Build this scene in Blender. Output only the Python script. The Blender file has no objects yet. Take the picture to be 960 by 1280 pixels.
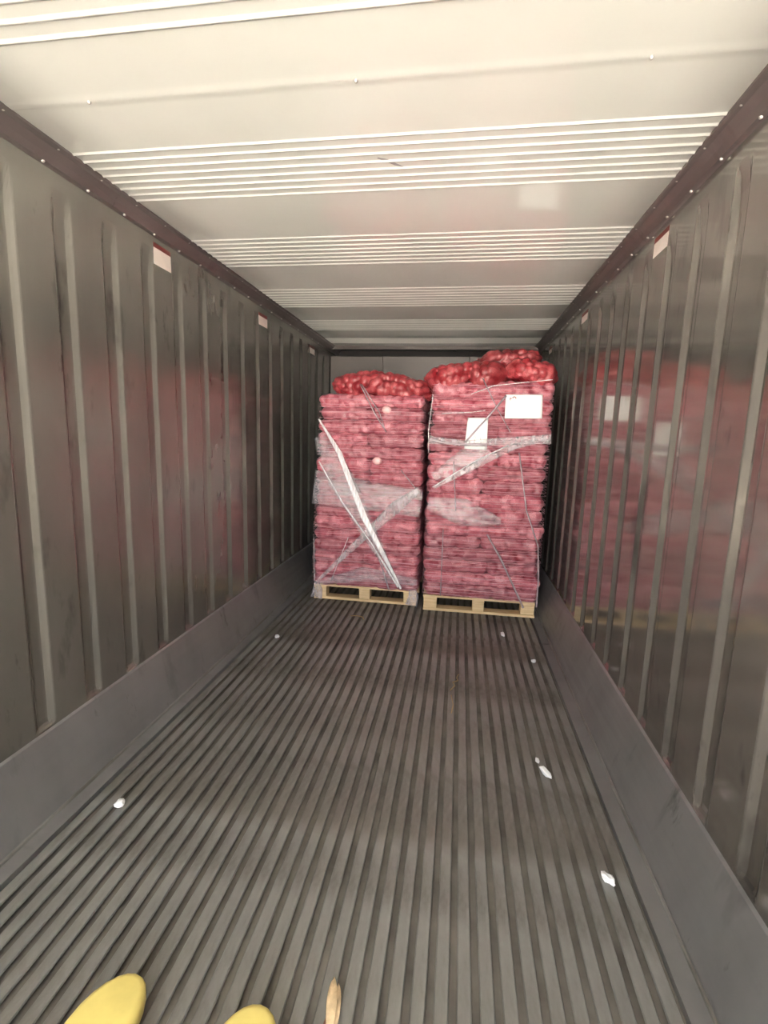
import bpy, bmesh, math, random
import numpy as np
from mathutils import Matrix, Vector
C = bpy.context.scene.collection
SC = bpy.context.scene
random.seed(7)

# ---------------------------------------------------------------- camera
W, H = 2.29, 2.388            # inside width and height of the container
Y0, Y1 = -2.0, 5.5           # door opening and front bulkhead
F, YAW, PIT, ROL = 607.71, 0.14949, 0.15741, 0.02924
cy, sy, cp, sp = math.cos(YAW), math.sin(YAW), math.cos(PIT), math.sin(PIT)
fwd = Vector((-sy*cp, cy*cp, -sp)); right = Vector((cy, sy, 0)); up = right.cross(fwd)
c_, s_ = math.cos(ROL), math.sin(ROL)
right, up = c_*right + s_*up, -s_*right + c_*up
cam_d = bpy.data.cameras.new('camera'); cam = bpy.data.objects.new('camera', cam_d); C.objects.link(cam)
cam_d.sensor_fit = 'VERTICAL'; cam_d.sensor_height = 24; cam_d.lens = F*24/1280
cam_d.clip_start = 0.02
M = Matrix((right, up, -fwd)).transposed().to_4x4(); M.translation = (1.4963, 0, 1.4251)
cam.matrix_world = M
SC.camera = cam

# ---------------------------------------------------------------- sky, sun, exposure
world = bpy.data.worlds.new('sky'); SC.world = world; world.use_nodes = True
wn = world.node_tree; wn.nodes.clear()
wo = wn.nodes.new('ShaderNodeOutputWorld'); wb = wn.nodes.new('ShaderNodeBackground')
wb.inputs['Color'].default_value = (0.92, 0.96, 1.0, 1); wb.inputs['Strength'].default_value = 0.62
wn.links.new(wb.outputs[0], wo.inputs[0])
sun_d = bpy.data.lights.new('sun', 'SUN'); sun = bpy.data.objects.new('sun', sun_d); C.objects.link(sun)
sun_d.energy = 12.0; sun_d.angle = 0.02; sun_d.color = (1.0, 0.95, 0.88)
sun.rotation_euler = Vector((0.5, -0.22, -1.0)).to_track_quat('-Z', 'Y').to_euler()
por_d = bpy.data.lights.new('door_portal', 'AREA'); por = bpy.data.objects.new('door_portal', por_d); C.objects.link(por)
por_d.shape = 'RECTANGLE'; por_d.size = W; por_d.size_y = H + 0.05; por_d.cycles.is_portal = True
por.location = (W/2, Y0, H/2); por.rotation_euler = (math.pi/2, 0, 0)
vs = SC.view_settings
SC.display_settings.display_device = 'sRGB'
vs.view_transform = 'Standard'; vs.look = 'None'; vs.gamma = 1.0; vs.use_curve_mapping = False
vs.exposure = 3.95
SC.cycles.max_bounces = 14; SC.cycles.diffuse_bounces = 6; SC.cycles.glossy_bounces = 8
SC.cycles.transparent_max_bounces = 16; SC.cycles.use_denoising = True
SC.cycles.sample_clamp_indirect = 8.0

# ---------------------------------------------------------------- materials
class NT:
    def __init__(s, name):
        s.m = bpy.data.materials.new(name); s.m.use_nodes = True
        s.t = s.m.node_tree; s.t.nodes.clear()
        s.out = s.t.nodes.new('ShaderNodeOutputMaterial')
    def n(s, typ, **kw):
        nd = s.t.nodes.new(typ)
        for k, v in kw.items():
            if k.startswith('_'): setattr(nd, k[1:], v)
            else: nd.inputs[k.replace('__', ' ')].default_value = v
        return nd
    def l(s, a, b): s.t.links.new(a, b)
    def coord(s, scale=(1, 1, 1)):
        tc = s.n('ShaderNodeTexCoord'); mp = s.n('ShaderNodeMapping'); mp.inputs['Scale'].default_value = scale
        s.l(tc.outputs['Object'], mp.inputs['Vector']); return mp.outputs['Vector']
    def noise(s, vec, scale, detail=4, rough=0.55):
        nd = s.n('ShaderNodeTexNoise', Scale=scale, Detail=detail, Roughness=rough); s.l(vec, nd.inputs['Vector'])
        return nd.outputs['Fac']
    def ramp(s, fac, stops):
        r = s.n('ShaderNodeValToRGB'); e = r.color_ramp.elements
        while len(e) < len(stops): e.new(0.5)
        for el, (p, c) in zip(e, stops):
            el.position = p; el.color = (c, c, c, 1) if isinstance(c, (int, float)) else (*c, 1)
        s.l(fac, r.inputs['Fac']); return r.outputs['Color']
    def mul(s, a, b, mode='MULTIPLY', fac=1.0):
        m = s.n('ShaderNodeMix', _data_type='RGBA', _blend_type=mode); m.inputs[0].default_value = fac
        s.l(a, m.inputs[6]); s.l(b, m.inputs[7]); return m.outputs[2]
    def bsdf(s, **kw):
        b = s.n('ShaderNodeBsdfPrincipled', **kw); s.l(b.outputs[0], s.out.inputs['Surface']); return b
    def bump(s, h, b, strength=0.2, dist=0.01):
        bp = s.n('ShaderNodeBump', Strength=strength, Distance=dist); s.l(h, bp.inputs['Height']); s.l(bp.outputs[0], b.inputs['Normal'])

def plain(name, col, rough=0.6, metal=0.0, var=0.12, scale=12, spec=0.4):
    t = NT(name); v = t.coord(); nz = t.noise(v, scale)
    lo = tuple(x*(1-var) for x in col); hi = tuple(min(1, x*(1+var)) for x in col)
    b = t.bsdf(Roughness=rough, Metallic=metal); b.inputs['Specular IOR Level'].default_value = spec
    t.l(t.ramp(nz, [(0.3, lo), (0.7, hi)]), b.inputs['Base Color']); return t.m

def steel(name, col, metal, rough, stain):
    t = NT(name)
    b = t.bsdf(Metallic=metal)
    n1 = t.noise(t.coord((1, 1, 0.5)), 3.0, 5)
    n2 = t.noise(t.coord((1, 6, 2.2)), 1.1, 4, 0.6)
    base = t.ramp(n1, [(0.3, tuple(x*0.85 for x in col)), (0.7, tuple(x*1.12 for x in col))])
    st = t.ramp(n2, [(0.30, stain), (0.42, 1.0)])
    n5 = t.noise(t.coord((1, 3.0, 1.1)), 2.6, 5, 0.7)
    sc = t.ramp(n5, [(0.27, 0.45), (0.38, 1.0)])
    t.l(t.mul(t.mul(base, st), sc), b.inputs['Base Color'])
    n3 = t.noise(t.coord((1, 1, 14)), 2.0, 4)
    t.l(t.ramp(n3, [(0.3, rough*0.8), (0.7, rough*1.25)]), b.inputs['Roughness'])
    n4 = t.noise(t.coord((1, 0.8, 1)), 1.6, 2)
    t.bump(n4, b, 0.05, 0.02)
    return t.m

MAT = {}
MAT['wall_left'] = steel('scuffed_steel', (0.27, 0.258, 0.232), 0.66, 0.21, 0.6)
MAT['wall_right'] = steel('smooth_steel', (0.275, 0.255, 0.232), 0.70, 0.115, 0.6)
MAT['cove'] = steel('dark_steel', (0.165, 0.142, 0.136), 0.5, 0.35, 0.8)
MAT['kick'] = steel('aluminium_plate', (0.245, 0.242, 0.245), 0.45, 0.40, 0.8)
def floor_mat():
    t = NT('worn_aluminium'); b = t.bsdf(Metallic=0.55, Roughness=0.5)
    n1 = t.noise(t.coord((1, 0.35, 1)), 9.0, 6, 0.65); n2 = t.noise(t.coord((1, 0.6, 1)), 2.2, 4)
    base = t.ramp(n1, [(0.28, (0.18, 0.17, 0.155)), (0.5, (0.28, 0.28, 0.27)), (0.75, (0.355, 0.355, 0.345))])
    st = t.ramp(n2, [(0.3, (0.62, 0.56, 0.48)), (0.55, (1, 1, 1))])
    n5 = t.noise(t.coord((1, 0.5, 1)), 5.0, 3, 0.6)
    sp = t.ramp(n5, [(0.26, (0.30, 0.22, 0.15)), (0.34, (1, 1, 1))])
    t.l(t.mul(t.mul(base, st), sp), b.inputs['Base Color'])
    t.l(t.ramp(n1, [(0.2, 0.62), (0.8, 0.42)]), b.inputs['Roughness'])
    t.bump(n1, b, 0.25, 0.004); return t.m
MAT['bar'] = floor_mat()
MAT['floor_base'] = plain('dirty_floor_base', (0.165, 0.152, 0.135), 0.8, 0.2, 0.35, 6)
def ceil_mat():
    t = NT('white_painted_lining'); b = t.bsdf(Roughness=0.4)
    n1 = t.noise(t.coord(), 1.4, 4); n2 = t.noise(t.coord(), 60, 2)
    t.l(t.ramp(n1, [(0.3, (0.75, 0.75, 0.70)), (0.7, (0.81, 0.81, 0.76))]), b.inputs['Base Color'])
    b.inputs['Specular IOR Level'].default_value = 0.5
    b.inputs['Coat Weight'].default_value = 1.0; b.inputs['Coat Roughness'].default_value = 0.025; b.inputs['Coat IOR'].default_value = 1.55
    return t.m
MAT['ceil'] = ceil_mat()
MAT['screw'] = plain('bright_screw_metal', (0.6, 0.57, 0.53), 0.4, 0.5)
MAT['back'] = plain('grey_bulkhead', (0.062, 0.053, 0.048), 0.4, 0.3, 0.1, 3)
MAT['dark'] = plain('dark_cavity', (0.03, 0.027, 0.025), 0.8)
MAT['ground'] = plain('yard_concrete', (0.58, 0.545, 0.50), 0.9, 0, 0.12, 0.8)
MAT['wood'] = None
def wood_mat():
    t = NT('pale_pine'); b = t.bsdf(Roughness=0.7)
    n = t.noise(t.coord((2, 12, 30)), 2.5, 5); n2 = t.noise(t.coord(), 5, 2)
    a = t.ramp(n, [(0.3, (0.60, 0.42, 0.22)), (0.7, (0.80, 0.62, 0.38))])
    t.l(t.mul(a, t.ramp(n2, [(0.3, 0.82), (0.7, 1.0)])), b.inputs['Base Color']); return t.m
MAT['wood'] = wood_mat()
def sack_mat(name, net, onion, skin, edge):
    t = NT(name); b = t.bsdf(Roughness=0.34); b.inputs['Specular IOR Level'].default_value = 0.5
    at = t.n('ShaderNodeAttribute', _attribute_name='onion')
    oi = t.n('ShaderNodeObjectInfo')
    vec = t.coord()
    vo = t.n('ShaderNodeTexVoronoi', Scale=15.0); t.l(vec, vo.inputs['Vector'])
    sk = t.ramp(vo.outputs['Color'], [(0.15, onion), (0.55, tuple((a+b_)/2 for a, b_ in zip(onion, skin))), (0.9, skin)])
    mx = t.n('ShaderNodeMix', _data_type='RGBA')
    t.l(t.ramp(at.outputs['Fac'], [(edge, 0.0), (edge+0.4, 1.0)]), mx.inputs[0])
    mx.inputs[6].default_value = (*net, 1); t.l(sk, mx.inputs[7])
    wv = t.n('ShaderNodeTexNoise', Scale=150.0, Detail=1.0); t.l(t.coord((1, 1, 1.5)), wv.inputs['Vector'])
    weave = t.ramp(wv.outputs['Fac'], [(0.35, 0.72), (0.65, 1.1)])
    c1 = t.mul(mx.outputs[2], weave)
    hv = t.n('ShaderNodeHueSaturation'); t.l(c1, hv.inputs['Color'])
    mr = t.n('ShaderNodeMapRange'); t.l(oi.outputs['Random'], mr.inputs['Value'])
    mr.inputs['To Min'].default_value = 0.78; mr.inputs['To Max'].default_value = 1.15
    t.l(mr.outputs[0], hv.inputs['Value'])
    t.l(hv.outputs[0], b.inputs['Base Color'])
    t.bump(wv.outputs['Fac'], b, 0.35, 0.004)
    return t.m
MAT['sack'] = sack_mat('red_net_over_onions', (0.28, 0.030, 0.050), (0.40, 0.085, 0.12), (0.64, 0.26, 0.30), 0.25)
MAT['sack_loose'] = sack_mat('bright_red_net', (0.24, 0.008, 0.014), (0.28, 0.016, 0.026), (0.52, 0.11, 0.12), 0.40)
MAT['strand'] = plain('pale_net_strand', (0.58, 0.32, 0.37), 0.4, 0, 0.2, 8, 0.5)
def film_mat(name, col, a_lo, a_hi, scale=(3, 3, 3)):
    t = NT(name)
    b = t.n('ShaderNodeBsdfPrincipled', Roughness=0.25); b.inputs['Base Color'].default_value = (*col, 1)
    tr = t.n('ShaderNodeBsdfTransparent'); mx = t.n('ShaderNodeMixShader')
    n = t.noise(t.coord(scale), 6.0, 4)
    t.l(t.ramp(n, [(0.3, a_lo), (0.7, a_hi)]), mx.inputs[0])
    t.l(tr.outputs[0], mx.inputs[1]); t.l(b.outputs[0], mx.inputs[2]); t.l(mx.outputs[0], t.out.inputs['Surface'])
    return t.m
MAT['film'] = film_mat('clear_stretch_film', (0.75, 0.70, 0.74), 0.03, 0.30, (1.5, 1.5, 6))
MAT['band'] = film_mat('gathered_film', (0.76, 0.68, 0.71), 0.12, 0.46, (4, 4, 1.5))
MAT['twist'] = film_mat('twisted_film', (0.88, 0.84, 0.87), 0.45, 1.0, (14, 14, 1.5))
MAT['twist_grey'] = film_mat('twisted_grey_film', (0.45, 0.37, 0.40), 0.6, 0.95)
MAT['paper'] = plain('white_paper', (0.92, 0.92, 0.91), 0.7, 0, 0.02)
MAT['ink'] = plain('grey_ink', (0.35, 0.33, 0.34), 0.7)
MAT['ink_red'] = plain('reddish_ink', (0.42, 0.22, 0.22), 0.7)
MAT['sticker'] = plain('pale_sticker', (0.80, 0.70, 0.64), 0.5, 0, 0.05)
MAT['stripe'] = plain('red_stripe', (0.17, 0.035, 0.03), 0.5)
MAT['scrap'] = plain('white_scrap', (0.88, 0.89, 0.92), 0.7, 0, 0.05)
MAT['straw'] = plain('dry_straw', (0.42, 0.32, 0.17), 0.7)
MAT['husk'] = plain('dry_husk', (0.60, 0.45, 0.28), 0.6, 0, 0.25, 40)
MAT['husk_red'] = plain('red_husk', (0.30, 0.13, 0.09), 0.6, 0, 0.25, 40)
MAT['yellow'] = plain('yellow_paint', (0.80, 0.67, 0.22), 0.5, 0, 0.08, 10)
MAT['black'] = plain('black_rubber', (0.02, 0.02, 0.02), 0.6)
MAT['pale_onion'] = plain('pale_onion', (0.78, 0.46, 0.46), 0.35, 0, 0.15, 30)

# ---------------------------------------------------------------- helpers
def link(name, me, m=None, parent=None, loc=None, kind=None):
    o = bpy.data.objects.new(name, me); C.objects.link(o)
    if m is not None and me is not None and not me.materials: me.materials.append(MAT[m])
    if parent is not None: o.parent = parent
    if loc is not None: o.location = loc
    if kind: o['kind'] = kind
    return o
def mesh(name, vs, fs, smooth=False, fix=True):
    me = bpy.data.meshes.new(name); me.from_pydata([tuple(v) for v in vs], [], fs)
    if fix:
        bm = bmesh.new(); bm.from_mesh(me); bmesh.ops.recalc_face_normals(bm, faces=bm.faces[:]); bm.to_mesh(me); bm.free()
    if smooth: me.polygons.foreach_set('use_smooth', [True]*len(me.polygons))
    me.update(); return me
def tag(o, label, cat, group=None):
    o['label'] = label; o['category'] = cat
    if group: o['group'] = group
    return o
def empty(name, loc):
    o = bpy.data.objects.new(name, None); C.objects.link(o); o.location = loc; o.empty_display_size = 0.1; return o
class MB:
    def __init__(s): s.v = []; s.f = []
    def add(s, v, f):
        n = len(s.v); s.v += [tuple(x) for x in v]; s.f += [tuple(i+n for i in q) for q in f]; return s
    def box(s, x0, x1, y0, y1, z0, z1):
        v = [(x, y, z) for x in (x0, x1) for y in (y0, y1) for z in (z0, z1)]
        return s.add(v, [(0, 1, 3, 2), (4, 6, 7, 5), (0, 4, 5, 1), (2, 3, 7, 6), (0, 2, 6, 4), (1, 5, 7, 3)])
    def prism_y(s, prof, y0, y1):                 # closed (x,z) profile pulled along y
        n = len(prof); v = [(x, y0, z) for x, z in prof] + [(x, y1, z) for x, z in prof]
        f = [(i, (i+1) % n, n+(i+1) % n, n+i) for i in range(n)] + [tuple(range(n)), tuple(range(n, 2*n))]
        return s.add(v, f)
    def tube(s, pts, r, seg=6, flat=1.0, closed=False, ref=(0, 1, 0)):
        pts = [Vector(p) for p in pts]; n = len(pts); v = []; f = []
        for i, p in enumerate(pts):
            a = pts[(i-1) % n] if (closed or i > 0) else p; b = pts[(i+1) % n] if (closed or i < n-1) else p
            d = (b-a).normalized(); u = d.cross(Vector(ref))
            if u.length < 1e-3: u = d.cross(Vector((1, 0, 0)))
            u.normalize(); w = u.cross(d).normalized()
            rr = r[i] if isinstance(r, (list, tuple)) else r
            for k in range(seg):
                t = 2*math.pi*k/seg; v.append(p + u*math.cos(t)*rr + w*math.sin(t)*rr*flat)
        m = n if closed else n-1
        for i in range(m):
            j = (i+1) % n
            for k in range(seg): f.append((i*seg+k, i*seg+(k+1) % seg, j*seg+(k+1) % seg, j*seg+k))
        if not closed: f += [tuple(range(seg)), tuple(range((n-1)*seg, n*seg))]
        return s.add(v, f)
    def build(s, name, m, parent=None, smooth=False, loc=None, kind=None, bevel=0):
        me = mesh(name, s.v, s.f, smooth); o = link(name, me, m, parent, loc, kind)
        if bevel:
            md = o.modifiers.new('bevel', 'BEVEL'); md.width = bevel; md.segments = 2; md.limit_method = 'ANGLE'
        return o

# ---------------------------------------------------------------- setting: walls, floor, ceiling
def wall(side):
    ys, dp = [Y0], [0.0]; k = 0
    a = 0.184 - 0.25*16
    while a < Y1 - 0.12:
        if a > Y0 + 0.03:
            for dy, d in ((0, 0), (0.006, 0.1), (0.016, 0.55), (0.026, 0.95), (0.034, 1), (0.066, 1), (0.074, 0.95), (0.084, 0.55), (0.094, 0.1), (0.1, 0)):
                ys.append(a+dy); dp.append(d)
            for dy in (0.14, 0.21): ys.append(a+dy); dp.append(0)
        a += 0.25
    ys.append(Y1+0.35); dp.append(0)
    zs = [(-0.07, 0), (0.27, 0), (0.284, 0), (0.292, 0.5), (0.303, 0.85), (0.32, 1), (0.8, 1), (1.3, 1), (1.8, 1), (2.12, 1), (2.18, 0.8), (2.23, 0.4), (2.262, 0.1), (2.272, 0), (H, 0)]
    D = 0.015
    v = []; f = []
    for y, d in zip(ys, dp):
        for z, e in zs: v.append((-D*min(d, 1)*e, y, z))
    nz = len(zs)
    for i in range(len(ys)-1):
        for j in range(nz-1): f.append((i*nz+j, i*nz+j+1, (i+1)*nz+j+1, (i+1)*nz+j))
    me_v = [(x if side == 'left' else W-x, y, z) for x, y, z in v]
    n = len(me_v); x_ = -0.08 if side == 'left' else W+0.08      # outer skin
    me_v += [(x_, Y0, -0.07), (x_, Y0, H), (x_, Y1+0.35, H), (x_, Y1+0.35, -0.07)]
    f += [(n, n+1, n+2, n+3), tuple([n, n+1] + [nz-1-j for j in range(nz)]), tuple([n+3, n+2] + [(len(ys)-1)*nz+nz-1-j for j in range(nz)])]
    me = mesh('wall', me_v, f, False)
    return link('wall_'+side, me, 'wall_'+side, kind='structure')
WL, WR = wall('left'), wall('right')

def screw_mesh():
    b = MB(); b.tube([(0, 0, 0), (0, 0, 0.002), (0, 0, 0.005)], [0.006, 0.006, 0.0035], 8); return mesh('screw', b.v, b.f, True)
SCREW = screw_mesh(); SCREW.materials.append(MAT['screw'])
CX, CZ = 0.068, 0.057
def cove(n, side):
    g = (lambda x: x) if side == 'left' else (lambda x: W-x)
    pr = [(0, H), (0, H-CZ-0.004), (0.006, H-CZ), (0.016, H-CZ+0.004), (0.030, H-0.034), (0.050, H-0.014), (0.060, H-0.011), (CX, H-0.007), (CX+0.001, H)]
    b = MB(); b.prism_y([(g(x), z) for x, z in pr], Y0, Y1+0.3)
    o = b.build('trim_%d' % n, 'cove', kind='structure')
    y = 0.395-0.21*4
    while y < 5.2:
        for (x, z, nx, nz, oy) in ((0.0105, H-CZ+0.0018, 0.37, -0.93, 0.0), (0.056, H-0.008, 0.74, -0.67, 0.02)):
            s = link('screw', SCREW, parent=o, loc=(g(x), y+oy, z))
            nn = Vector((nx if side == 'left' else -nx, 0, nz)).normalized()
            s.rotation_euler = nn.to_track_quat('Z', 'Y').to_euler()
        y += 0.21
    return o
cove(1, 'left'); cove(2, 'right')

def kick(side):
    g = (lambda x: x) if side == 'left' else (lambda x: W-x)
    pr = [(0, 0.278), (0.008, 0.270), (0.050, 0.128), (0.082, 0.012), (0.088, 0.003), (0.150, 0.001), (0.150, -0.05), (0, -0.05)]
    b = MB(); b.prism_y([(g(x), z) for x, z in pr], Y0, Y1)
    o = b.build('baseboard_'+side, 'kick', kind='structure')
    q = MB(); q.prism_y([(g(x), z) for x, z in ((0.086, 0.004), (0.087, 0.012), (0.090, 0.0145), (0.094, 0.012), (0.095, 0.002))], Y0, Y1)
    q.build('edge_bead', 'bar', o)
    return o
kick('left'); kick('right')

b = MB(); b.box(-0.08, W+0.08, Y0, Y1+0.35, -0.12, -0.024)
floor = b.build('floor', 'floor_base', kind='structure')
NB = 34; PITCH = (W-0.30-0.012)/NB
T = [(-0.0185, 0), (-0.0165, 0.0), (0.0165, 0.0), (0.0185, 0)]
b = MB(); b.prism_y([(-0.019, -0.004), (-0.016, 0), (0.016, 0), (0.019, -0.004), (0.018, -0.007), (0.005, -0.010), (0.005, -0.024), (-0.005, -0.024), (-0.005, -0.010), (-0.018, -0.007)], Y0, Y1)
BAR = mesh('floor_bar', b.v, b.f); BAR.materials.append(MAT['bar'])
for i in range(NB):
    link('floor_bar', BAR, parent=floor, loc=(0.156 + PITCH*(i+0.5), 0, random.uniform(-0.0006, 0.0006)))

# ceiling: beads pressed across the lining in bands of eight
prof = [(Y0, 0.0)]
bands = [(-1.35, -1.0), (-0.55, -0.20), (0.08, 0.45), (0.87, 1.247), (1.731, 2.081), (2.52, 2.904), (3.384, 3.823), (4.282, 4.658), (5.06, 5.3)]
for a, e in bands:
    if abs(a-1.731) < 1e-3:
        prof += [(1.44, 0.0), (1.455, 0.0), (1.465, -0.001), (1.483, -0.001), (1.492, 0.0), (1.507, 0)]
    p = (e-a)/7
    for k in range(8):
        y = a + p*k
        prof += [(y-0.014, 0), (y-0.0115, 0), (y-0.010, 0), (y-0.007, -0.0012), (y-0.003, -0.0034), (y, -0.0041), (y+0.003, -0.0034), (y+0.007, -0.0012), (y+0.010, 0), (y+0.0115, 0), (y+0.014, 0)]
prof.append((Y1+0.35, 0))
prof.sort()
n = len(prof); v = []
for x in (-0.08, 0.3, W/2, W-0.3, W+0.08): v += [(x, y, H+z) for y, z in prof]
f = [(i*n+j, i*n+j+1, (i+1)*n+j+1, (i+1)*n+j) for i in range(4) for j in range(n-1)]
m0 = len(v); v += [(-0.08, Y0, H+0.09), (-0.08, Y1+0.35, H+0.09), (W+0.08, Y1+0.35, H+0.09), (W+0.08, Y0, H+0.09)]
f += [(m0, m0+1, m0+2, m0+3), (m0, m0+3, 4*n, 3*n, 2*n, n, 0), (m0+1, m0+2, 5*n-1, 4*n-1, 3*n-1, 2*n-1, n-1),
      tuple([m0+1, m0] + list(range(n))), tuple([m0+2, m0+3] + [4*n+k for k in range(n)])]
ceiling = link('ceiling', mesh('ceiling', v, f, True), 'ceil', kind='structure')
for yy in (1.475,):
    for x in (0.343, 1.161, 1.923):
        s = link('screw', SCREW, parent=ceiling, loc=(x, yy, H-0.001)); s.rotation_euler = (math.pi, 0, 0); s.scale = (0.9, 0.9, 1.3)

# a grey scuff on the lining
b = MB(); b.tube([(1.157, 1.858, H-0.0003), (1.19, 1.878, H-0.0003), (1.215, 1.905, H-0.0003), (1.242, 1.925, H-0.0003)], [0.004, 0.009, 0.007, 0.003], 6, 0.05, ref=(0, 0, 1))
b.build('scuff_mark', 'ink', ceiling)

# front bulkhead with an air slot above it
b = MB(); b.box(-0.08, W+0.08, Y1+0.30, Y1+0.36, -0.12, H+0.05)
wb_ = b.build('wall_back', 'dark', kind='structure')
for x0, x1 in ((0.004, 0.602), (0.606, 1.55), (1.554, W-0.004)):
    b = MB(); b.box(x0, x1, Y1+(0.02 if x0 < 0.1 else 0.0), Y1+0.05, 0.02, H-0.105); b.build('bulkhead_panel', 'back', wb_, bevel=0.004)
b = MB(); b.box(0.004, W-0.004, Y1-0.01, Y1+0.05, H-0.035, H); b.build('header_rail', 'back', wb_)

# yard outside the open doors
b = MB(); b.box(-30, 30, -60, Y0-0.02, -0.32, -0.20); b.box(-30, 30, Y0-0.02, 30, -0.32, -0.24)
g = b.build('ground', 'ground', kind='structure')

# ---------------------------------------------------------------- pallets
def pallet(x0, x1, yf, rot, label):
    w = x1-x0; D = 0.80
    root = empty('wooden_pallet', ((x0+x1)/2, yf, 0)); root.rotation_euler.z = rot
    tag(root, label, 'pallet', 'wooden pallets under the sack stacks')
    r = random.Random(int(x0*100))
    jit = lambda: r.uniform(-0.003, 0.003)
    def bx(nm, a, b_, c, d, e, f_):
        m = MB(); m.box(a, b_, c, d, e, f_); return m.build(nm, 'wood', root, bevel=0.003)
    for y in (0, D/2-0.05, D-0.10): bx('bottom_board', -w/2+jit(), w/2+jit(), y, y+0.10, 0.001, 0.023)
    for i, xx in enumerate((-w/2, -0.05, w/2-0.115)):
        wd = 0.10 if i == 1 else 0.115
        for y in (0.004, D/2-0.05, D-0.102): bx('block', xx+0.004, xx+wd-0.004, y, y+0.098, 0.0232, 0.096)
        bx('stringer', xx+0.002, xx+wd-0.002, 0.002, D-0.002, 0.0962, 0.114)
    for k in range(6):
        y = k*(D-0.1)/5
        bx('deck_board', -w/2+jit(), w/2+jit(), y+jit()*0.5, y+0.10, 0.1142, 0.132)
    return root
pallet(0.305, 1.200, 3.945, 0.006, 'pale pine pallet under the left stack of onion sacks, film frayed at its corners')
pallet(1.262, 2.160, 3.875, 0.012, 'pale pine pallet under the taller right stack of onion sacks')

# ---------------------------------------------------------------- onion sacks
def onion_bump(P, seed, s):
    rs = np.random.RandomState(seed); n = 64
    jit = rs.uniform(-0.30, 0.30, (n, n, n, 3)); q = P/s + 20.37; base = np.floor(q).astype(int)
    best = np.full(len(P), 9.0); val = np.zeros(len(P))
    for dx in (-1, 0, 1):
        for dy in (-1, 0, 1):
            for dz in (-1, 0, 1):
                c = base + np.array([dx, dy, dz]); cc = c % n
                ctr = c + 0.5 + jit[cc[:, 0], cc[:, 1], cc[:, 2]]
                best = np.minimum(best, ((q-ctr)**2).sum(1))
    return np.clip(1 - best/0.75, 0, 1)**0.75
def sack_mesh(name, w, d, h, seed, amp, res, loose=0.0, cell=0.068):
    rs = np.random.RandomState(seed)
    dim = np.array([w, d, h])/2; N = np.maximum(4, np.round(np.array([w, d, h])/res).astype(int))
    I = np.full(N+1, -1); g = np.stack(np.meshgrid(*[np.arange(k+1) for k in N], indexing='ij'), -1)
    mask = ((g == 0) | (g == N)).any(-1); pts = g[mask]; I[mask] = np.arange(len(pts))
    fs = []
    for ax in range(3):
        for end in (0, N[ax]):
            S = np.take(I, end, axis=ax)
            fs.append(np.stack([S[:-1, :-1], S[1:, :-1], S[1:, 1:], S[:-1, 1:]], -1).reshape(-1, 4))
    fs = np.concatenate(fs)
    p = (pts/N*2-1)*dim
    R = dim[2]*0.96; inner = np.maximum(dim-R, 0)
    c = np.clip(p, -inner, inner); dv = p-c; ln = np.linalg.norm(dv, axis=1, keepdims=True); nr = dv/np.maximum(ln, 1e-9)
    pos = c + nr*R
    low = np.zeros(len(p))
    for k in range(5):
        fq = rs.uniform(3, 11, 3); low += np.sin(pos @ fq + rs.uniform(0, 6.28))*rs.uniform(0.3, 1)
    bm_ = onion_bump(pos, seed, cell)
    disp = amp*(bm_-0.55) + (0.007+0.012*loose)*low/2
    pos = pos + nr*disp[:, None]
    if loose:
        pos[:, 2] += loose*0.018*np.sin(pos[:, 0]*rs.uniform(7, 10)+rs.uniform(0, 6))
        tap = 1 - 0.30*loose*np.abs(pos[:, 0]/dim[0])**3
        pos[:, 1] *= tap; pos[:, 2] *= tap
    me = bpy.data.meshes.new(name); me.from_pydata(pos.tolist(), [], fs.tolist())
    bm = bmesh.new(); bm.from_mesh(me); bmesh.ops.recalc_face_normals(bm, faces=bm.faces[:]); bm.to_mesh(me); bm.free()
    me.polygons.foreach_set('use_smooth', [True]*len(me.polygons))
    at = me.attributes.new('onion', 'FLOAT', 'POINT'); at.data.foreach_set('value', bm_.astype(np.float32))
    me.update(); return me
SD = 0.78                                         # depth of a sack, front to back
HALF = [sack_mesh('onion_sack', 0.45, SD, 0.112, 10+k, 0.030, 0.0125, 0, 0.060) for k in range(5)]
WIDE = [sack_mesh('onion_sack', 0.90, SD, 0.112, 30+k, 0.030, 0.0125, 0, 0.060) for k in range(4)]
for m in HALF+WIDE: m.materials.append(MAT['sack'])
ORD = ['bottom', 'second', 'third', 'fourth', 'fifth', 'sixth', 'seventh', 'eighth', 'ninth', 'tenth', 'eleventh', 'twelfth', 'thirteenth', 'fourteenth', 'fifteenth', 'sixteenth', 'seventeenth', 'eighteenth']
def sack(me, x0, x1, base, yf, z, hh, label, group, r):
    o = link('onion_sack', me)
    o.scale = ((x1-x0)/base, 1, hh/0.112*1.03)
    o.location = ((x0+x1)/2, yf+SD/2+r.uniform(0, 0.022), z+hh/2)
    o.rotation_euler = (r.uniform(-0.006, 0.006), r.uniform(-0.012, 0.012), r.uniform(-0.012, 0.012) + (math.pi if r.random() < 0.5 else 0))
    return tag(o, label, 'sack', group)
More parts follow.
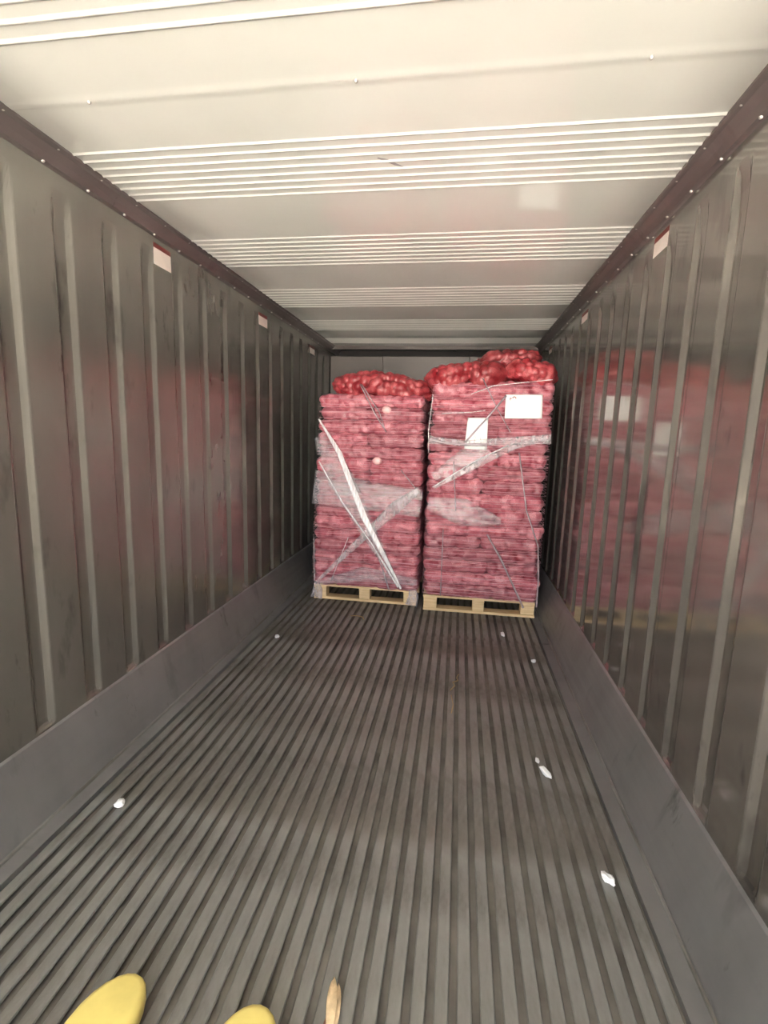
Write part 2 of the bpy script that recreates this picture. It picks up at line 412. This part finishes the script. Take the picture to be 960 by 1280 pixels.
def stack(side, xr, yf, z0, ztop, n, seed, group):
    r = random.Random(seed); z = z0; hs = [r.uniform(0.9, 1.1) for _ in range(n)]
    k_ = (ztop-z0)/sum(hs)
    for i in range(n):
        hh = hs[i]*k_; a, b_ = xr(z+hh/2); a += r.uniform(-0.014, 0.012); b_ += r.uniform(-0.012, 0.012)
        lay = '%s layer of the %s pallet' % (ORD[i] if i else 'bottom', side)
        if i % 2 == 1 and i % 5 != 4 or i % 7 == 0:
            sack(WIDE[(i+seed) % 4], a, b_, 0.90, yf, z, hh, 'red net onion sack lying across the %s' % lay, group, r)
        else:
            m_ = a + (b_-a)*r.uniform(0.42, 0.58)
            sack(HALF[(i+seed) % 5], a, m_+0.004, 0.45, yf, z, hh, 'left red onion sack of the pair in the %s' % lay, group, r)
            sack(HALF[(i+seed+2) % 5], m_-0.004, b_, 0.45, yf, z, hh, 'right red onion sack of the pair in the %s' % lay, group, r)
        z += hh
    return z
YL, YR = 3.915, 3.845
GL, GR = 'wrapped onion sacks on the left pallet', 'wrapped onion sacks on the right pallet'
xl = lambda z: (0.300 + 0.055*max(0, z-0.5)/1.2, 1.205)
xrr = lambda z: (1.258, 2.165)
stack('left', xl, YL, 0.134, 1.735, 16, 3, GL)
stack('right', xrr, YR, 0.134, 1.840, 16, 4, GR)
def loose(x, y, z, w, d, h, rz, ry, seed, label, group, rx=0.0):
    me = sack_mesh('loose_onion_sack', w, d, h, seed, 0.046, 0.0085, 1.0, 0.062); me.materials.append(MAT['sack_loose'])
    o = link('onion_sack', me, loc=(x, y, z)); o.rotation_euler = (rx, ry, rz)
    tag(o, label, 'sack', group)
    b = MB(); r = random.Random(seed)              # gathered neck of the net
    for k in range(5):
        a = k*1.26+r.random(); L = r.uniform(0.035, 0.06)
        b.tube([(-w/2*0.93, 0, 0), (-w/2*0.93-L*0.5, math.cos(a)*0.008, math.sin(a)*0.006), (-w/2*0.93-L, math.cos(a)*0.02, math.sin(a)*0.02)], [0.008, 0.005, 0.002], 5)
    b.build('sack_neck', 'sack_loose', o, True)
    return o
GT = 'loose onion sacks on top of the stacks'
loose(0.835, YL+0.27, 1.808, 0.84, 0.50, 0.185, -0.02, 0.05, 61, 'bright red loose onion sack lying along the top front of the left stack', GT)
loose(1.42, YR+0.26, 1.905, 0.42, 0.52, 0.150, 0.10, -0.10, 63, 'bright red loose onion sack lowest and leftmost on top of the right stack', GT)
loose(1.70, YR+0.24, 1.912, 0.30, 0.50, 0.155, -0.30, 0.05, 64, 'small slumped red onion sack in the middle of the right stack top', GT)
loose(1.99, YR+0.24, 1.915, 0.38, 0.50, 0.155, 0.12, 0.06, 65, 'bulging red onion sack at the right end of the right stack top', GT)
loose(1.86, YR+0.32, 2.035, 0.46, 0.42, 0.120, 0.06, 0.02, 66, 'highest red onion sack, piled above the others on the right stack', GT)

# ---------------------------------------------------------------- wrap
def wrap(side, xr, yf, z0, z1, n, seed, label):
    r = random.Random(seed); x0, x1 = xr(0.6)
    root = empty('pallet_wrap', ((x0+x1)/2, yf, 0)); tag(root, label, 'wrap', 'net and film wraps round the stacks')
    loc = Vector((-(x0+x1)/2, -yf, 0))
    b = MB(); z = z0
    while z < z1:
        a, e = xr(z); a -= 0.008; e += 0.008; ya = yf-0.006; yb = yf+SD+0.03
        t0, t1 = r.uniform(-0.010, 0.010), r.uniform(-0.010, 0.010); ph = r.uniform(0, 6)
        pts = []
        N = 14
        for i in range(N+1):
            t = i/N; pts.append((a+0.03+(e-a-0.06)*t, ya+0.003*math.sin(9*t+ph), z+t0+(t1-t0)*t+0.004*math.sin(7*t+ph)))
        pts += [(e-0.004, ya+0.02, z+t1), (e, ya+0.05, z+t1), (e, yb-0.05, z+t1), (e-0.05, yb, z+t1), (a+0.05, yb, z+t0), (a, yb-0.05, z+t0), (a, ya+0.05, z+t0), (a+0.004, ya+0.02, z+t0)]
        b.tube([Vector(p)+loc for p in pts], r.uniform(0.0011, 0.0019), 4, closed=True, ref=(0, 0, 1))
        z += r.uniform(0.010, 0.030)
    b.build('net_strands', 'strand', root, kind='stuff')
    return root, loc
def strip(root, loc, nm, m, pts, w, y, waves=0.004, cols=4, seed=0):
    # a ribbon of film in front of the sacks: pts (x, z), width w (number or list), crumpled across its width
    r = random.Random(seed); P = []
    for i in range(len(pts)-1):
        k = 8
        for j in range(k): t = j/k; P.append([pts[i][q]+(pts[i+1][q]-pts[i][q])*t for q in (0, 1)] + [i+t])
    P.append([*pts[-1], len(pts)-1])
    v = []; f = []; n = cols+1
    ph = [r.uniform(0, 6) for _ in range(n)]
    for i, (x, z, t) in enumerate(P):
        q0 = P[max(i-1, 0)]; q1 = P[min(i+1, len(P)-1)]
        dx, dz = q1[0]-q0[0], q1[1]-q0[1]; L = math.hypot(dx, dz); nx, nz = -dz/L, dx/L
        ww = w if not isinstance(w, (list, tuple)) else w[int(t)]+(w[min(int(t)+1, len(w)-1)]-w[int(t)])*(t-int(t))
        for s in (0, 1):
            for c in range(n):
                u = (c/cols-0.5)*ww
                yy = y + waves*math.sin(ph[c]+t*2.2) + s*0.0008
                v.append(Vector((x+nx*u, yy, z+nz*u))+loc)
    m_ = 2*n
    for i in range(len(P)-1):
        for c in range(cols):
            f.append((i*m_+c, i*m_+c+1, (i+1)*m_+c+1, (i+1)*m_+c)); f.append((i*m_+n+c, (i+1)*m_+n+c, (i+1)*m_+n+c+1, i*m_+n+c+1))
        f.append((i*m_, (i+1)*m_, (i+1)*m_+n, i*m_+n)); f.append((i*m_+cols, i*m_+n+cols, (i+1)*m_+n+cols, (i+1)*m_+cols))
    return link(nm, mesh(nm, v, f, True), m, root)
def rope(root, loc, m, pts, rad, y, seed=0):
    r = random.Random(seed); P = []
    for i in range(len(pts)-1):
        for j in range(6):
            t = j/6; P.append(Vector((pts[i][0]+(pts[i+1][0]-pts[i][0])*t, y+r.uniform(-0.002, 0.002), pts[i][1]+(pts[i+1][1]-pts[i][1])*t))+loc)
    P.append(Vector((pts[-1][0], y, pts[-1][1]))+loc)
    b = MB(); b.tube(P, [rad*r.uniform(0.8, 1.15) for _ in P], 6, 0.5, ref=(0, 1, 0)); return b.build('film_twist', m, root, True)

wl, ll = wrap('left', xl, YL, 0.15, 1.71, 16, 21, 'net and clear film wrapped round the left stack, wide white twist crossing it diagonally')
y = YL-0.022
strip(wl, ll, 'film_band', 'twist', [(0.354, 1.536), (0.529, 1.271), (0.747, 0.75), (1.072, 0.161)], [0.012, 0.042, 0.050, 0.020], y-0.012, 0.004, 4, 1)
rope(wl, ll, 'twist', [(0.357, 1.193), (0.56, 0.863), (0.814, 0.532), (1.047, 0.172)], 0.007, y-0.008, 2)
strip(wl, ll, 'film_sheet', 'film', [(0.354, 1.40), (0.54, 1.06), (0.78, 0.64), (1.06, 0.165)], [0.10, 0.22, 0.14, 0.03], y-0.002, 0.003, 5, 3)
rope(wl, ll, 'twist_grey', [(0.76, 0.726), (0.879, 0.411), (0.973, 0.141)], 0.006, y-0.006, 4)
strip(wl, ll, 'film_band', 'band', [(0.330, 0.150), (0.739, 0.577), (1.000, 0.84), (1.19, 1.00)], [0.02, 0.06, 0.10, 0.05], y, 0.004, 4, 5)
rope(wl, ll, 'twist_grey', [(0.687, 1.818), (0.811, 1.593), (0.91, 1.446)], 0.005, y, 6)
rope(wl, ll, 'twist_grey', [(0.700, 1.818), (0.85, 1.60), (0.90, 1.46)], 0.004, y-0.001, 7)
rope(wl, ll, 'twist_grey', [(1.037, 1.148), (1.198, 0.966)], 0.004, y, 8)
rope(wl, ll, 'twist', [(0.614, 0.569), (0.468, 0.179)], 0.003, y, 9)
strip(wl, ll, 'film_sheet', 'film', [(0.31, 0.98), (0.75, 0.93), (1.21, 0.88)], [0.28, 0.24, 0.22], y+0.008, 0.003, 5, 10)
strip(wl, ll, 'film_sheet', 'film', [(0.36, 0.155), (0.75, 0.26), (1.20, 0.22)], [0.03, 0.13, 0.06], y+0.006, 0.003, 4, 11)
rope(wl, ll, 'twist', [(0.313, 0.56), (0.318, 0.30), (0.322, 0.16)], 0.003, y+0.01, 12)
for x, s in ((0.338, 1), (1.165, 2)):
    strip(wl, ll, 'film_sheet', 'band', [(x, 0.150), (x+0.006*s, 0.09), (x-0.004, 0.012)], [0.06, 0.085, 0.10], y+0.028, 0.008, 5, 20+s)

wr, lr = wrap('right', xrr, YR, 0.15, 1.83, 16, 22, 'net and film wrap round the right stack, grey band across its upper half')
y = YR-0.022
strip(wr, lr, 'film_band', 'band', [(1.254, 1.399), (1.535, 1.378), (1.797, 1.40), (2.106, 1.424), (2.165, 1.43)], [0.06, 0.045, 0.055, 0.07, 0.07], y-0.008, 0.004, 4, 31)
rope(wr, lr, 'twist_grey', [(1.262, 1.40), (1.40, 1.376), (1.535, 1.370), (1.70, 1.372)], 0.010, y-0.016, 32)
strip(wr, lr, 'film_band', 'band', [(1.316, 1.026), (1.633, 1.221), (1.897, 1.363), (2.137, 1.436)], [0.02, 0.05, 0.045, 0.03], y-0.002, 0.004, 4, 33)
rope(wr, lr, 'twist', [(1.30, 1.03), (1.60, 1.235), (1.86, 1.375)], 0.005, y-0.006, 34)
rope(wr, lr, 'twist_grey', [(1.639, 1.865), (1.76, 1.643), (1.868, 1.472)], 0.0042, y, 35)
rope(wr, lr, 'twist_grey', [(1.818, 1.74), (1.699, 1.587), (1.534, 1.385)], 0.0070, y-0.016, 36)
rope(wr, lr, 'twist_grey', [(1.943, 1.321), (2.029, 0.877), (2.136, 0.607), (2.158, 0.35), (2.160, 0.114)], 0.0055, y+0.002, 37)
rope(wr, lr, 'twist_grey', [(1.743, 0.676), (1.856, 0.495), (2.024, 0.173), (2.06, 0.10)], 0.0075, y-0.002, 38)
rope(wr, lr, 'twist_grey', [(1.453, 1.237), (1.491, 0.849)], 0.0040, y, 39)
rope(wr, lr, 'twist_grey', [(1.400, 0.703), (1.403, 0.147)], 0.0040, y, 40)
rope(wr, lr, 'twist', [(1.273, 1.742), (1.250, 1.455), (1.258, 1.298)], 0.0030, y, 41)
rope(wr, lr, 'twist', [(1.559, 1.747), (1.728, 1.813), (2.145, 1.861)], 0.0030, y, 42)
rope(wr, lr, 'twist', [(1.346, 1.601), (1.566, 1.612), (1.674, 1.63)], 0.0030, y, 43)
strip(wr, lr, 'film_sheet', 'film', [(1.27, 0.90), (1.55, 0.84), (1.84, 0.78)], [0.10, 0.22, 0.06], y+0.006, 0.003, 5, 44)
strip(wr, lr, 'film_sheet', 'film', [(1.30, 1.11), (1.55, 1.24), (1.72, 1.33)], [0.06, 0.20, 0.06], y+0.008, 0.003, 5, 45)

# pale onions pressed against the net of two sacks on the left pallet
def front_sack(z, x):
    best = None
    for o in C.objects:
        if o.get('group') == GL and abs(o.location.z-z) < 0.07 and abs(o.location.x-x) < 0.5:
            d = abs(o.location.z-z)*10+abs(o.location.x-x)
            if best is None or d < best[0]: best = (d, o)
    return best[1]
bpy.context.view_layer.update()
for x, z in ((0.903, 1.625), (0.838, 1.214)):
    o = front_sack(z, x)
    bm = bmesh.new(); bmesh.ops.create_uvsphere(bm, u_segments=14, v_segments=10, radius=0.031)
    for v_ in bm.verts: v_.co.y *= 0.5; v_.co.x *= 1.25
    me = bpy.data.meshes.new('onion'); bm.to_mesh(me); bm.free(); me.polygons.foreach_set('use_smooth', [True]*len(me.polygons))
    p = link('onion', me, 'pale_onion', o); p.matrix_parent_inverse = o.matrix_world.inverted(); p.location = (x, YL+0.004, z)
    p['label'] = 'pale pink onion showing through the net'

# ---------------------------------------------------------------- paper labels
def paper(quad, y, label, marks, seed):
    r = random.Random(seed); (x0, z0), (x1, z1), (x2, z2), (x3, z3) = quad   # bl br tr tl
    n = 8; v = []; f = []
    cx, cz_ = (x0+x2)/2, (z0+z2)/2
    for s in (0, 1):
        for j in range(n+1):
            for i in range(n+1):
                a, b_ = i/n, j/n
                x = (x0*(1-a)+x1*a)*(1-b_)+(x3*(1-a)+x2*a)*b_; z = (z0*(1-a)+z1*a)*(1-b_)+(z3*(1-a)+z2*a)*b_
                v.append((x-cx, 0.003*math.sin(a*4+seed)+0.002*math.sin(b_*5+a*2)+s*0.0006, z-cz_))
    k = (n+1)**2
    for j in range(n):
        for i in range(n):
            q = j*(n+1)+i; f.append((q, q+1, q+n+2, q+n+1)); f.append((k+q, k+q+n+1, k+q+n+2, k+q+1))
    for i in range(n):
        for e in ((i, i+1), (n*(n+1)+i, n*(n+1)+i+1), (i*(n+1), (i+1)*(n+1)), (i*(n+1)+n, (i+1)*(n+1)+n)):
            f.append((e[0], e[1], k+e[1], k+e[0]))
    o = link('paper_sheet', mesh('paper_sheet', v, f, True), 'paper', loc=(cx, y, cz_)); tag(o, label, 'paper', 'white papers on the right stack')
    for nm, m, strokes, rad in marks:
        b = MB()
        for st in strokes: b.tube([(px-cx, -0.0052, pz-cz_) for px, pz in st], rad, 5, 0.25)
        b.build(nm, m, o)
    return o
def digit(pts, x, z, s): return [(x+a*s, z+b_*s) for a, b_ in pts]
TWO = [(0, 0.85), (0.25, 1), (0.5, 0.8), (0.4, 0.5), (0, 0.02), (0.55, 0.0)]
FOUR = [(0.42, 0), (0.42, 1), (0, 0.35), (0.6, 0.35)]
papers_y = YR-0.026
paper([(1.530, 1.337), (1.700, 1.332), (1.697, 1.575), (1.545, 1.572)], papers_y, 'upright white paper with a grey film twist across its corner',
      [('handwritten_mark', 'ink', [digit(TWO, 1.600, 1.405, 0.028), [(1.624, 1.408), (1.629, 1.408)], digit(FOUR, 1.636, 1.406, 0.030)], 0.0016)], 3)
paper([(1.818, 1.572), (2.090, 1.578), (2.082, 1.752), (1.814, 1.748)], papers_y, 'wide blank white paper high on the right stack, small smudged emblem in one corner',
      [('emblem', 'ink_red', [[(1.845, 1.716), (1.852, 1.722), (1.858, 1.716)], [(1.868, 1.722), (1.876, 1.732), (1.888, 1.728), (1.890, 1.718)]], 0.005),
       ('emblem_tail', 'ink', [[(1.846, 1.712), (1.853, 1.706)], [(1.862, 1.724), (1.880, 1.736)]], 0.0035)], 5)

# ---------------------------------------------------------------- wall stickers
def sticker(side, ya, yb, zt, zb, label, stripe=0.022):
    x = 0.0 if side == 'left' else W; d = 0.0012 if side == 'left' else -0.0012
    root = empty('wall_sticker', (x, (ya+yb)/2, (zt+zb)/2)); tag(root, label, 'sticker', 'red topped stickers below the ceiling')
    h = (yb-ya)/2; t = zt-(zt+zb)/2
    for nm, m, a, b_ in (('sticker_face', 'sticker', -t, t-stripe), ('sticker_stripe', 'stripe', t-stripe, t)):
        q = MB(); q.box(min(0.0002*(1 if d > 0 else -1), d), max(0.0002*(1 if d > 0 else -1), d), -h, h, a, b_); q.build(nm, m, root)
sticker('left', 2.29, 2.43, 2.303, 2.205, 'red topped white sticker on the left wall, nearest and largest of its row')
sticker('left', 3.53, 3.69, 2.282, 2.197, 'red topped white sticker on the left wall, middle one of its row')
sticker('left', 4.76, 4.92, 2.270, 2.195, 'tiny pale sticker farthest along the left wall, beside the left stack top')
sticker('right', 2.28, 2.43, 2.300, 2.220, 'red topped white sticker on the right wall, nearest and largest of its row')
sticker('right', 3.56, 3.72, 2.290, 2.225, 'red topped white sticker on the right wall, middle one of its row')
sticker('right', 4.85, 5.00, 2.283, 2.225, 'tiny pale sticker farthest along the right wall, above the right stack')

# ---------------------------------------------------------------- litter on the floor
def scrap(x, y, sx, sy_, sz, rz, seed, label, cat='scrap', m='scrap', nm='paper_scrap', group='white scraps littering the floor'):
    bm = bmesh.new(); bmesh.ops.create_icosphere(bm, subdivisions=2, radius=1); r = random.Random(seed)
    for v_ in bm.verts:
        k = r.uniform(0.65, 1.15); v_.co = Vector((v_.co.x*sx*k, v_.co.y*sy_*k, v_.co.z*sz*k))
    zm = min(v_.co.z for v_ in bm.verts)
    for v_ in bm.verts: v_.co.z -= zm
    me = bpy.data.meshes.new(nm); bm.to_mesh(me); bm.free()
    o = link(nm, me, m, loc=(x, y, 0.0005)); o.rotation_euler.z = rz
    return tag(o, label, cat, group)
scrap(0.299, 3.08, 0.018, 0.024, 0.010, 0.4, 1, 'small white paper scrap on the floor left, below the left pallet')
scrap(1.875, 3.463, 0.016, 0.038, 0.012, 0.1, 2, 'white paper scrap on the floor, closest to the right pallet')
scrap(2.040, 3.072, 0.019, 0.017, 0.010, 0.9, 3, 'tiny white scrap near right kick plate, next after the one by the pallet')
scrap(1.931, 1.985, 0.014, 0.044, 0.013, 0.45, 4, 'long bent white scrap halfway along the right side of the floor')
scrap(1.912, 2.06, 0.010, 0.018, 0.008, 0.2, 9, 'faint grey torn bit touching the long bent white scrap', m='scrap')
scrap(2.051, 1.487, 0.017, 0.028, 0.012, 0.6, 5, 'nearest white scrap on the right, close to the right kick plate')
scrap(0.290, 1.484, 0.020, 0.022, 0.013, 0.2, 6, 'white scrap alone on the near left of the floor by the kick plate')
def straw(x, y, pts, rad, label):
    b = MB(); b.tube([(a, c, rad+0.001+e) for a, c, e in pts], [rad]*len(pts), 5, ref=(0, 0, 1))
    o = b.build('straw_stalk', 'straw', smooth=True, loc=(x, y, 0)); return tag(o, label, 'straw', 'stray straws on the floor')
straw(1.545, 2.68, [(-0.03, -0.08, 0), (-0.005, -0.03, 0.004), (-0.018, 0.0, 0.008), (0.012, 0.03, 0.006), (0.004, 0.07, 0.003), (0.016, 0.12, 0)], 0.0035, 'kinked dry straw lying in the middle of the floor')
straw(1.525, 2.45, [(0, -0.08, 0), (0.008, 0, 0.002), (-0.004, 0.1, 0)], 0.0025, 'thin straight straw just below the kinked straw mid floor')
straw(0.764, 3.56, [(-0.05, 0.03, 0), (0.0, 0.035, 0.004), (0.05, 0.02, 0.002), (0.065, -0.02, 0)], 0.004, 'curled pale straw just in front of the left pallet')
# dry husk lying on the bars at the very front
root = empty('dry_husk', (1.252, 0.985, 0.0)); root.rotation_euler.z = 0.15
tag(root, 'tan and reddish dry onion husk at the bottom edge, right of the yellow forks', 'husk')
def leaf(nm, m, L, w, off, lift):
    v = []; f = []
    for i in range(9):
        t = i/8; ww = w*math.sin(math.pi*min(1, 0.06+t*0.94))**0.7
        for s in (0, 1):
            for c in (-1, 0, 1): v.append((off+c*ww/2, (t-0.5)*L, 0.003+lift*math.sin(math.pi*t)+abs(c)*0.006-s*0.0012))
    for i in range(8):
        a, b_ = i*6, (i+1)*6
        for c in (0, 1):
            f += [(a+c, a+c+1, b_+c+1, b_+c), (a+3+c, b_+3+c, b_+4+c, a+4+c)]
        f += [(a, b_, b_+3, a+3), (a+2, a+5, b_+5, b_+2)]
    f += [(0, 3, 4, 1), (1, 4, 5, 2), (48, 49, 52, 51), (49, 50, 53, 52)]
    return link(nm, mesh(nm, v, f, True), m, root)
leaf('husk_leaf', 'husk', 0.13, 0.026, 0.0, 0.014); leaf('husk_leaf', 'husk', 0.10, 0.020, 0.013, 0.008)
o = leaf('husk_leaf', 'husk_red', 0.09, 0.028, -0.004, 0.006); o.location.y = -0.06; o['label'] = 'reddish brown husk piece'

# ---------------------------------------------------------------- pallet truck, only its fork tips reach the picture
jack = empty('pallet_jack', (0.92, -0.23, 0)); jack.rotation_euler.z = -0.027
tag(jack, 'yellow pallet jack, two rounded fork tips showing at the bottom left edge', 'pallet jack')
def fork(cx):
    n = 12; L = 1.155; w = 0.155; R = w/2; out = [(cx-R, 0), ]
    ring = [(cx-R, 0.0)] + [(cx-R, L-0.16)]
    for k in range(n+1):
        a = math.pi - math.pi*k/n; ring.append((cx+R*math.cos(a)*0.985, L-0.13+0.13*math.sin(a)))
    ring += [(cx+R, L-0.16), (cx+R, 0.0)]
    top = []; v = []; f = []; m = len(ring)
    mx_, my_ = cx, L*0.5
    for lvl, (ins, z) in enumerate(((0.006, 0.040), (0.0, 0.050), (0.0, 0.086), (0.004, 0.094), (0.014, 0.098))):
        for x, y_ in ring:
            sx = (x-cx)*(1-ins/R); tip = max(0, (y_-(L-0.20))/0.20)
            zz = z - (0.028*tip**2 if z > 0.08 else 0)
            v.append((cx+sx, y_-ins*(1 if y_ > 0.5 else 0), zz))
    for l in range(4):
        for i in range(m-1): f.append((l*m+i, l*m+i+1, (l+1)*m+i+1, (l+1)*m+i))
        f.append((l*m+m-1, l*m, (l+1)*m, (l+1)*m+m-1))
    f += [tuple(range(m)), tuple(range(4*m, 5*m))]
    fk = link('fork', mesh('fork', v, f, True), 'yellow', jack)
    for yr in (0.86, 0.96):
        b = MB(); b.tube([(cx-0.035, yr, 0.0385), (cx+0.035, yr, 0.0385)], 0.037, 14); b.build('load_roller', 'black', fk, True)
fork(-0.193); fork(0.143)
b = MB(); b.box(-0.26, 0.25, -0.12, 0.002, 0.05, 0.20); b.build('fork_heel', 'yellow', jack, bevel=0.01)
b = MB(); b.box(-0.10, 0.09, -0.24, -0.1205, 0.12, 0.34); b.build('pump_housing', 'yellow', jack, bevel=0.015)
for s in (-1, 1):
    b = MB(); b.tube([(s*0.03-0.025, -0.20, 0.0855), (s*0.03+0.02, -0.20, 0.0855)], 0.084, 20); b.build('steer_wheel', 'black', jack, True)
b = MB(); b.tube([(-0.005, -0.20, 0.34), (-0.005, -0.40, 0.80), (-0.005, -0.55, 1.10)], 0.016, 10); b.build('handle_shaft', 'yellow', jack, True)
b = MB(); b.tube([(-0.005, -0.55, 1.10), (-0.11, -0.565, 1.14), (-0.10, -0.60, 1.22), (0.09, -0.60, 1.22), (0.10, -0.565, 1.14), (-0.005, -0.55, 1.10)], 0.013, 8, ref=(0, 0.9, -0.43)); b.build('handle_grip', 'black', jack, True)
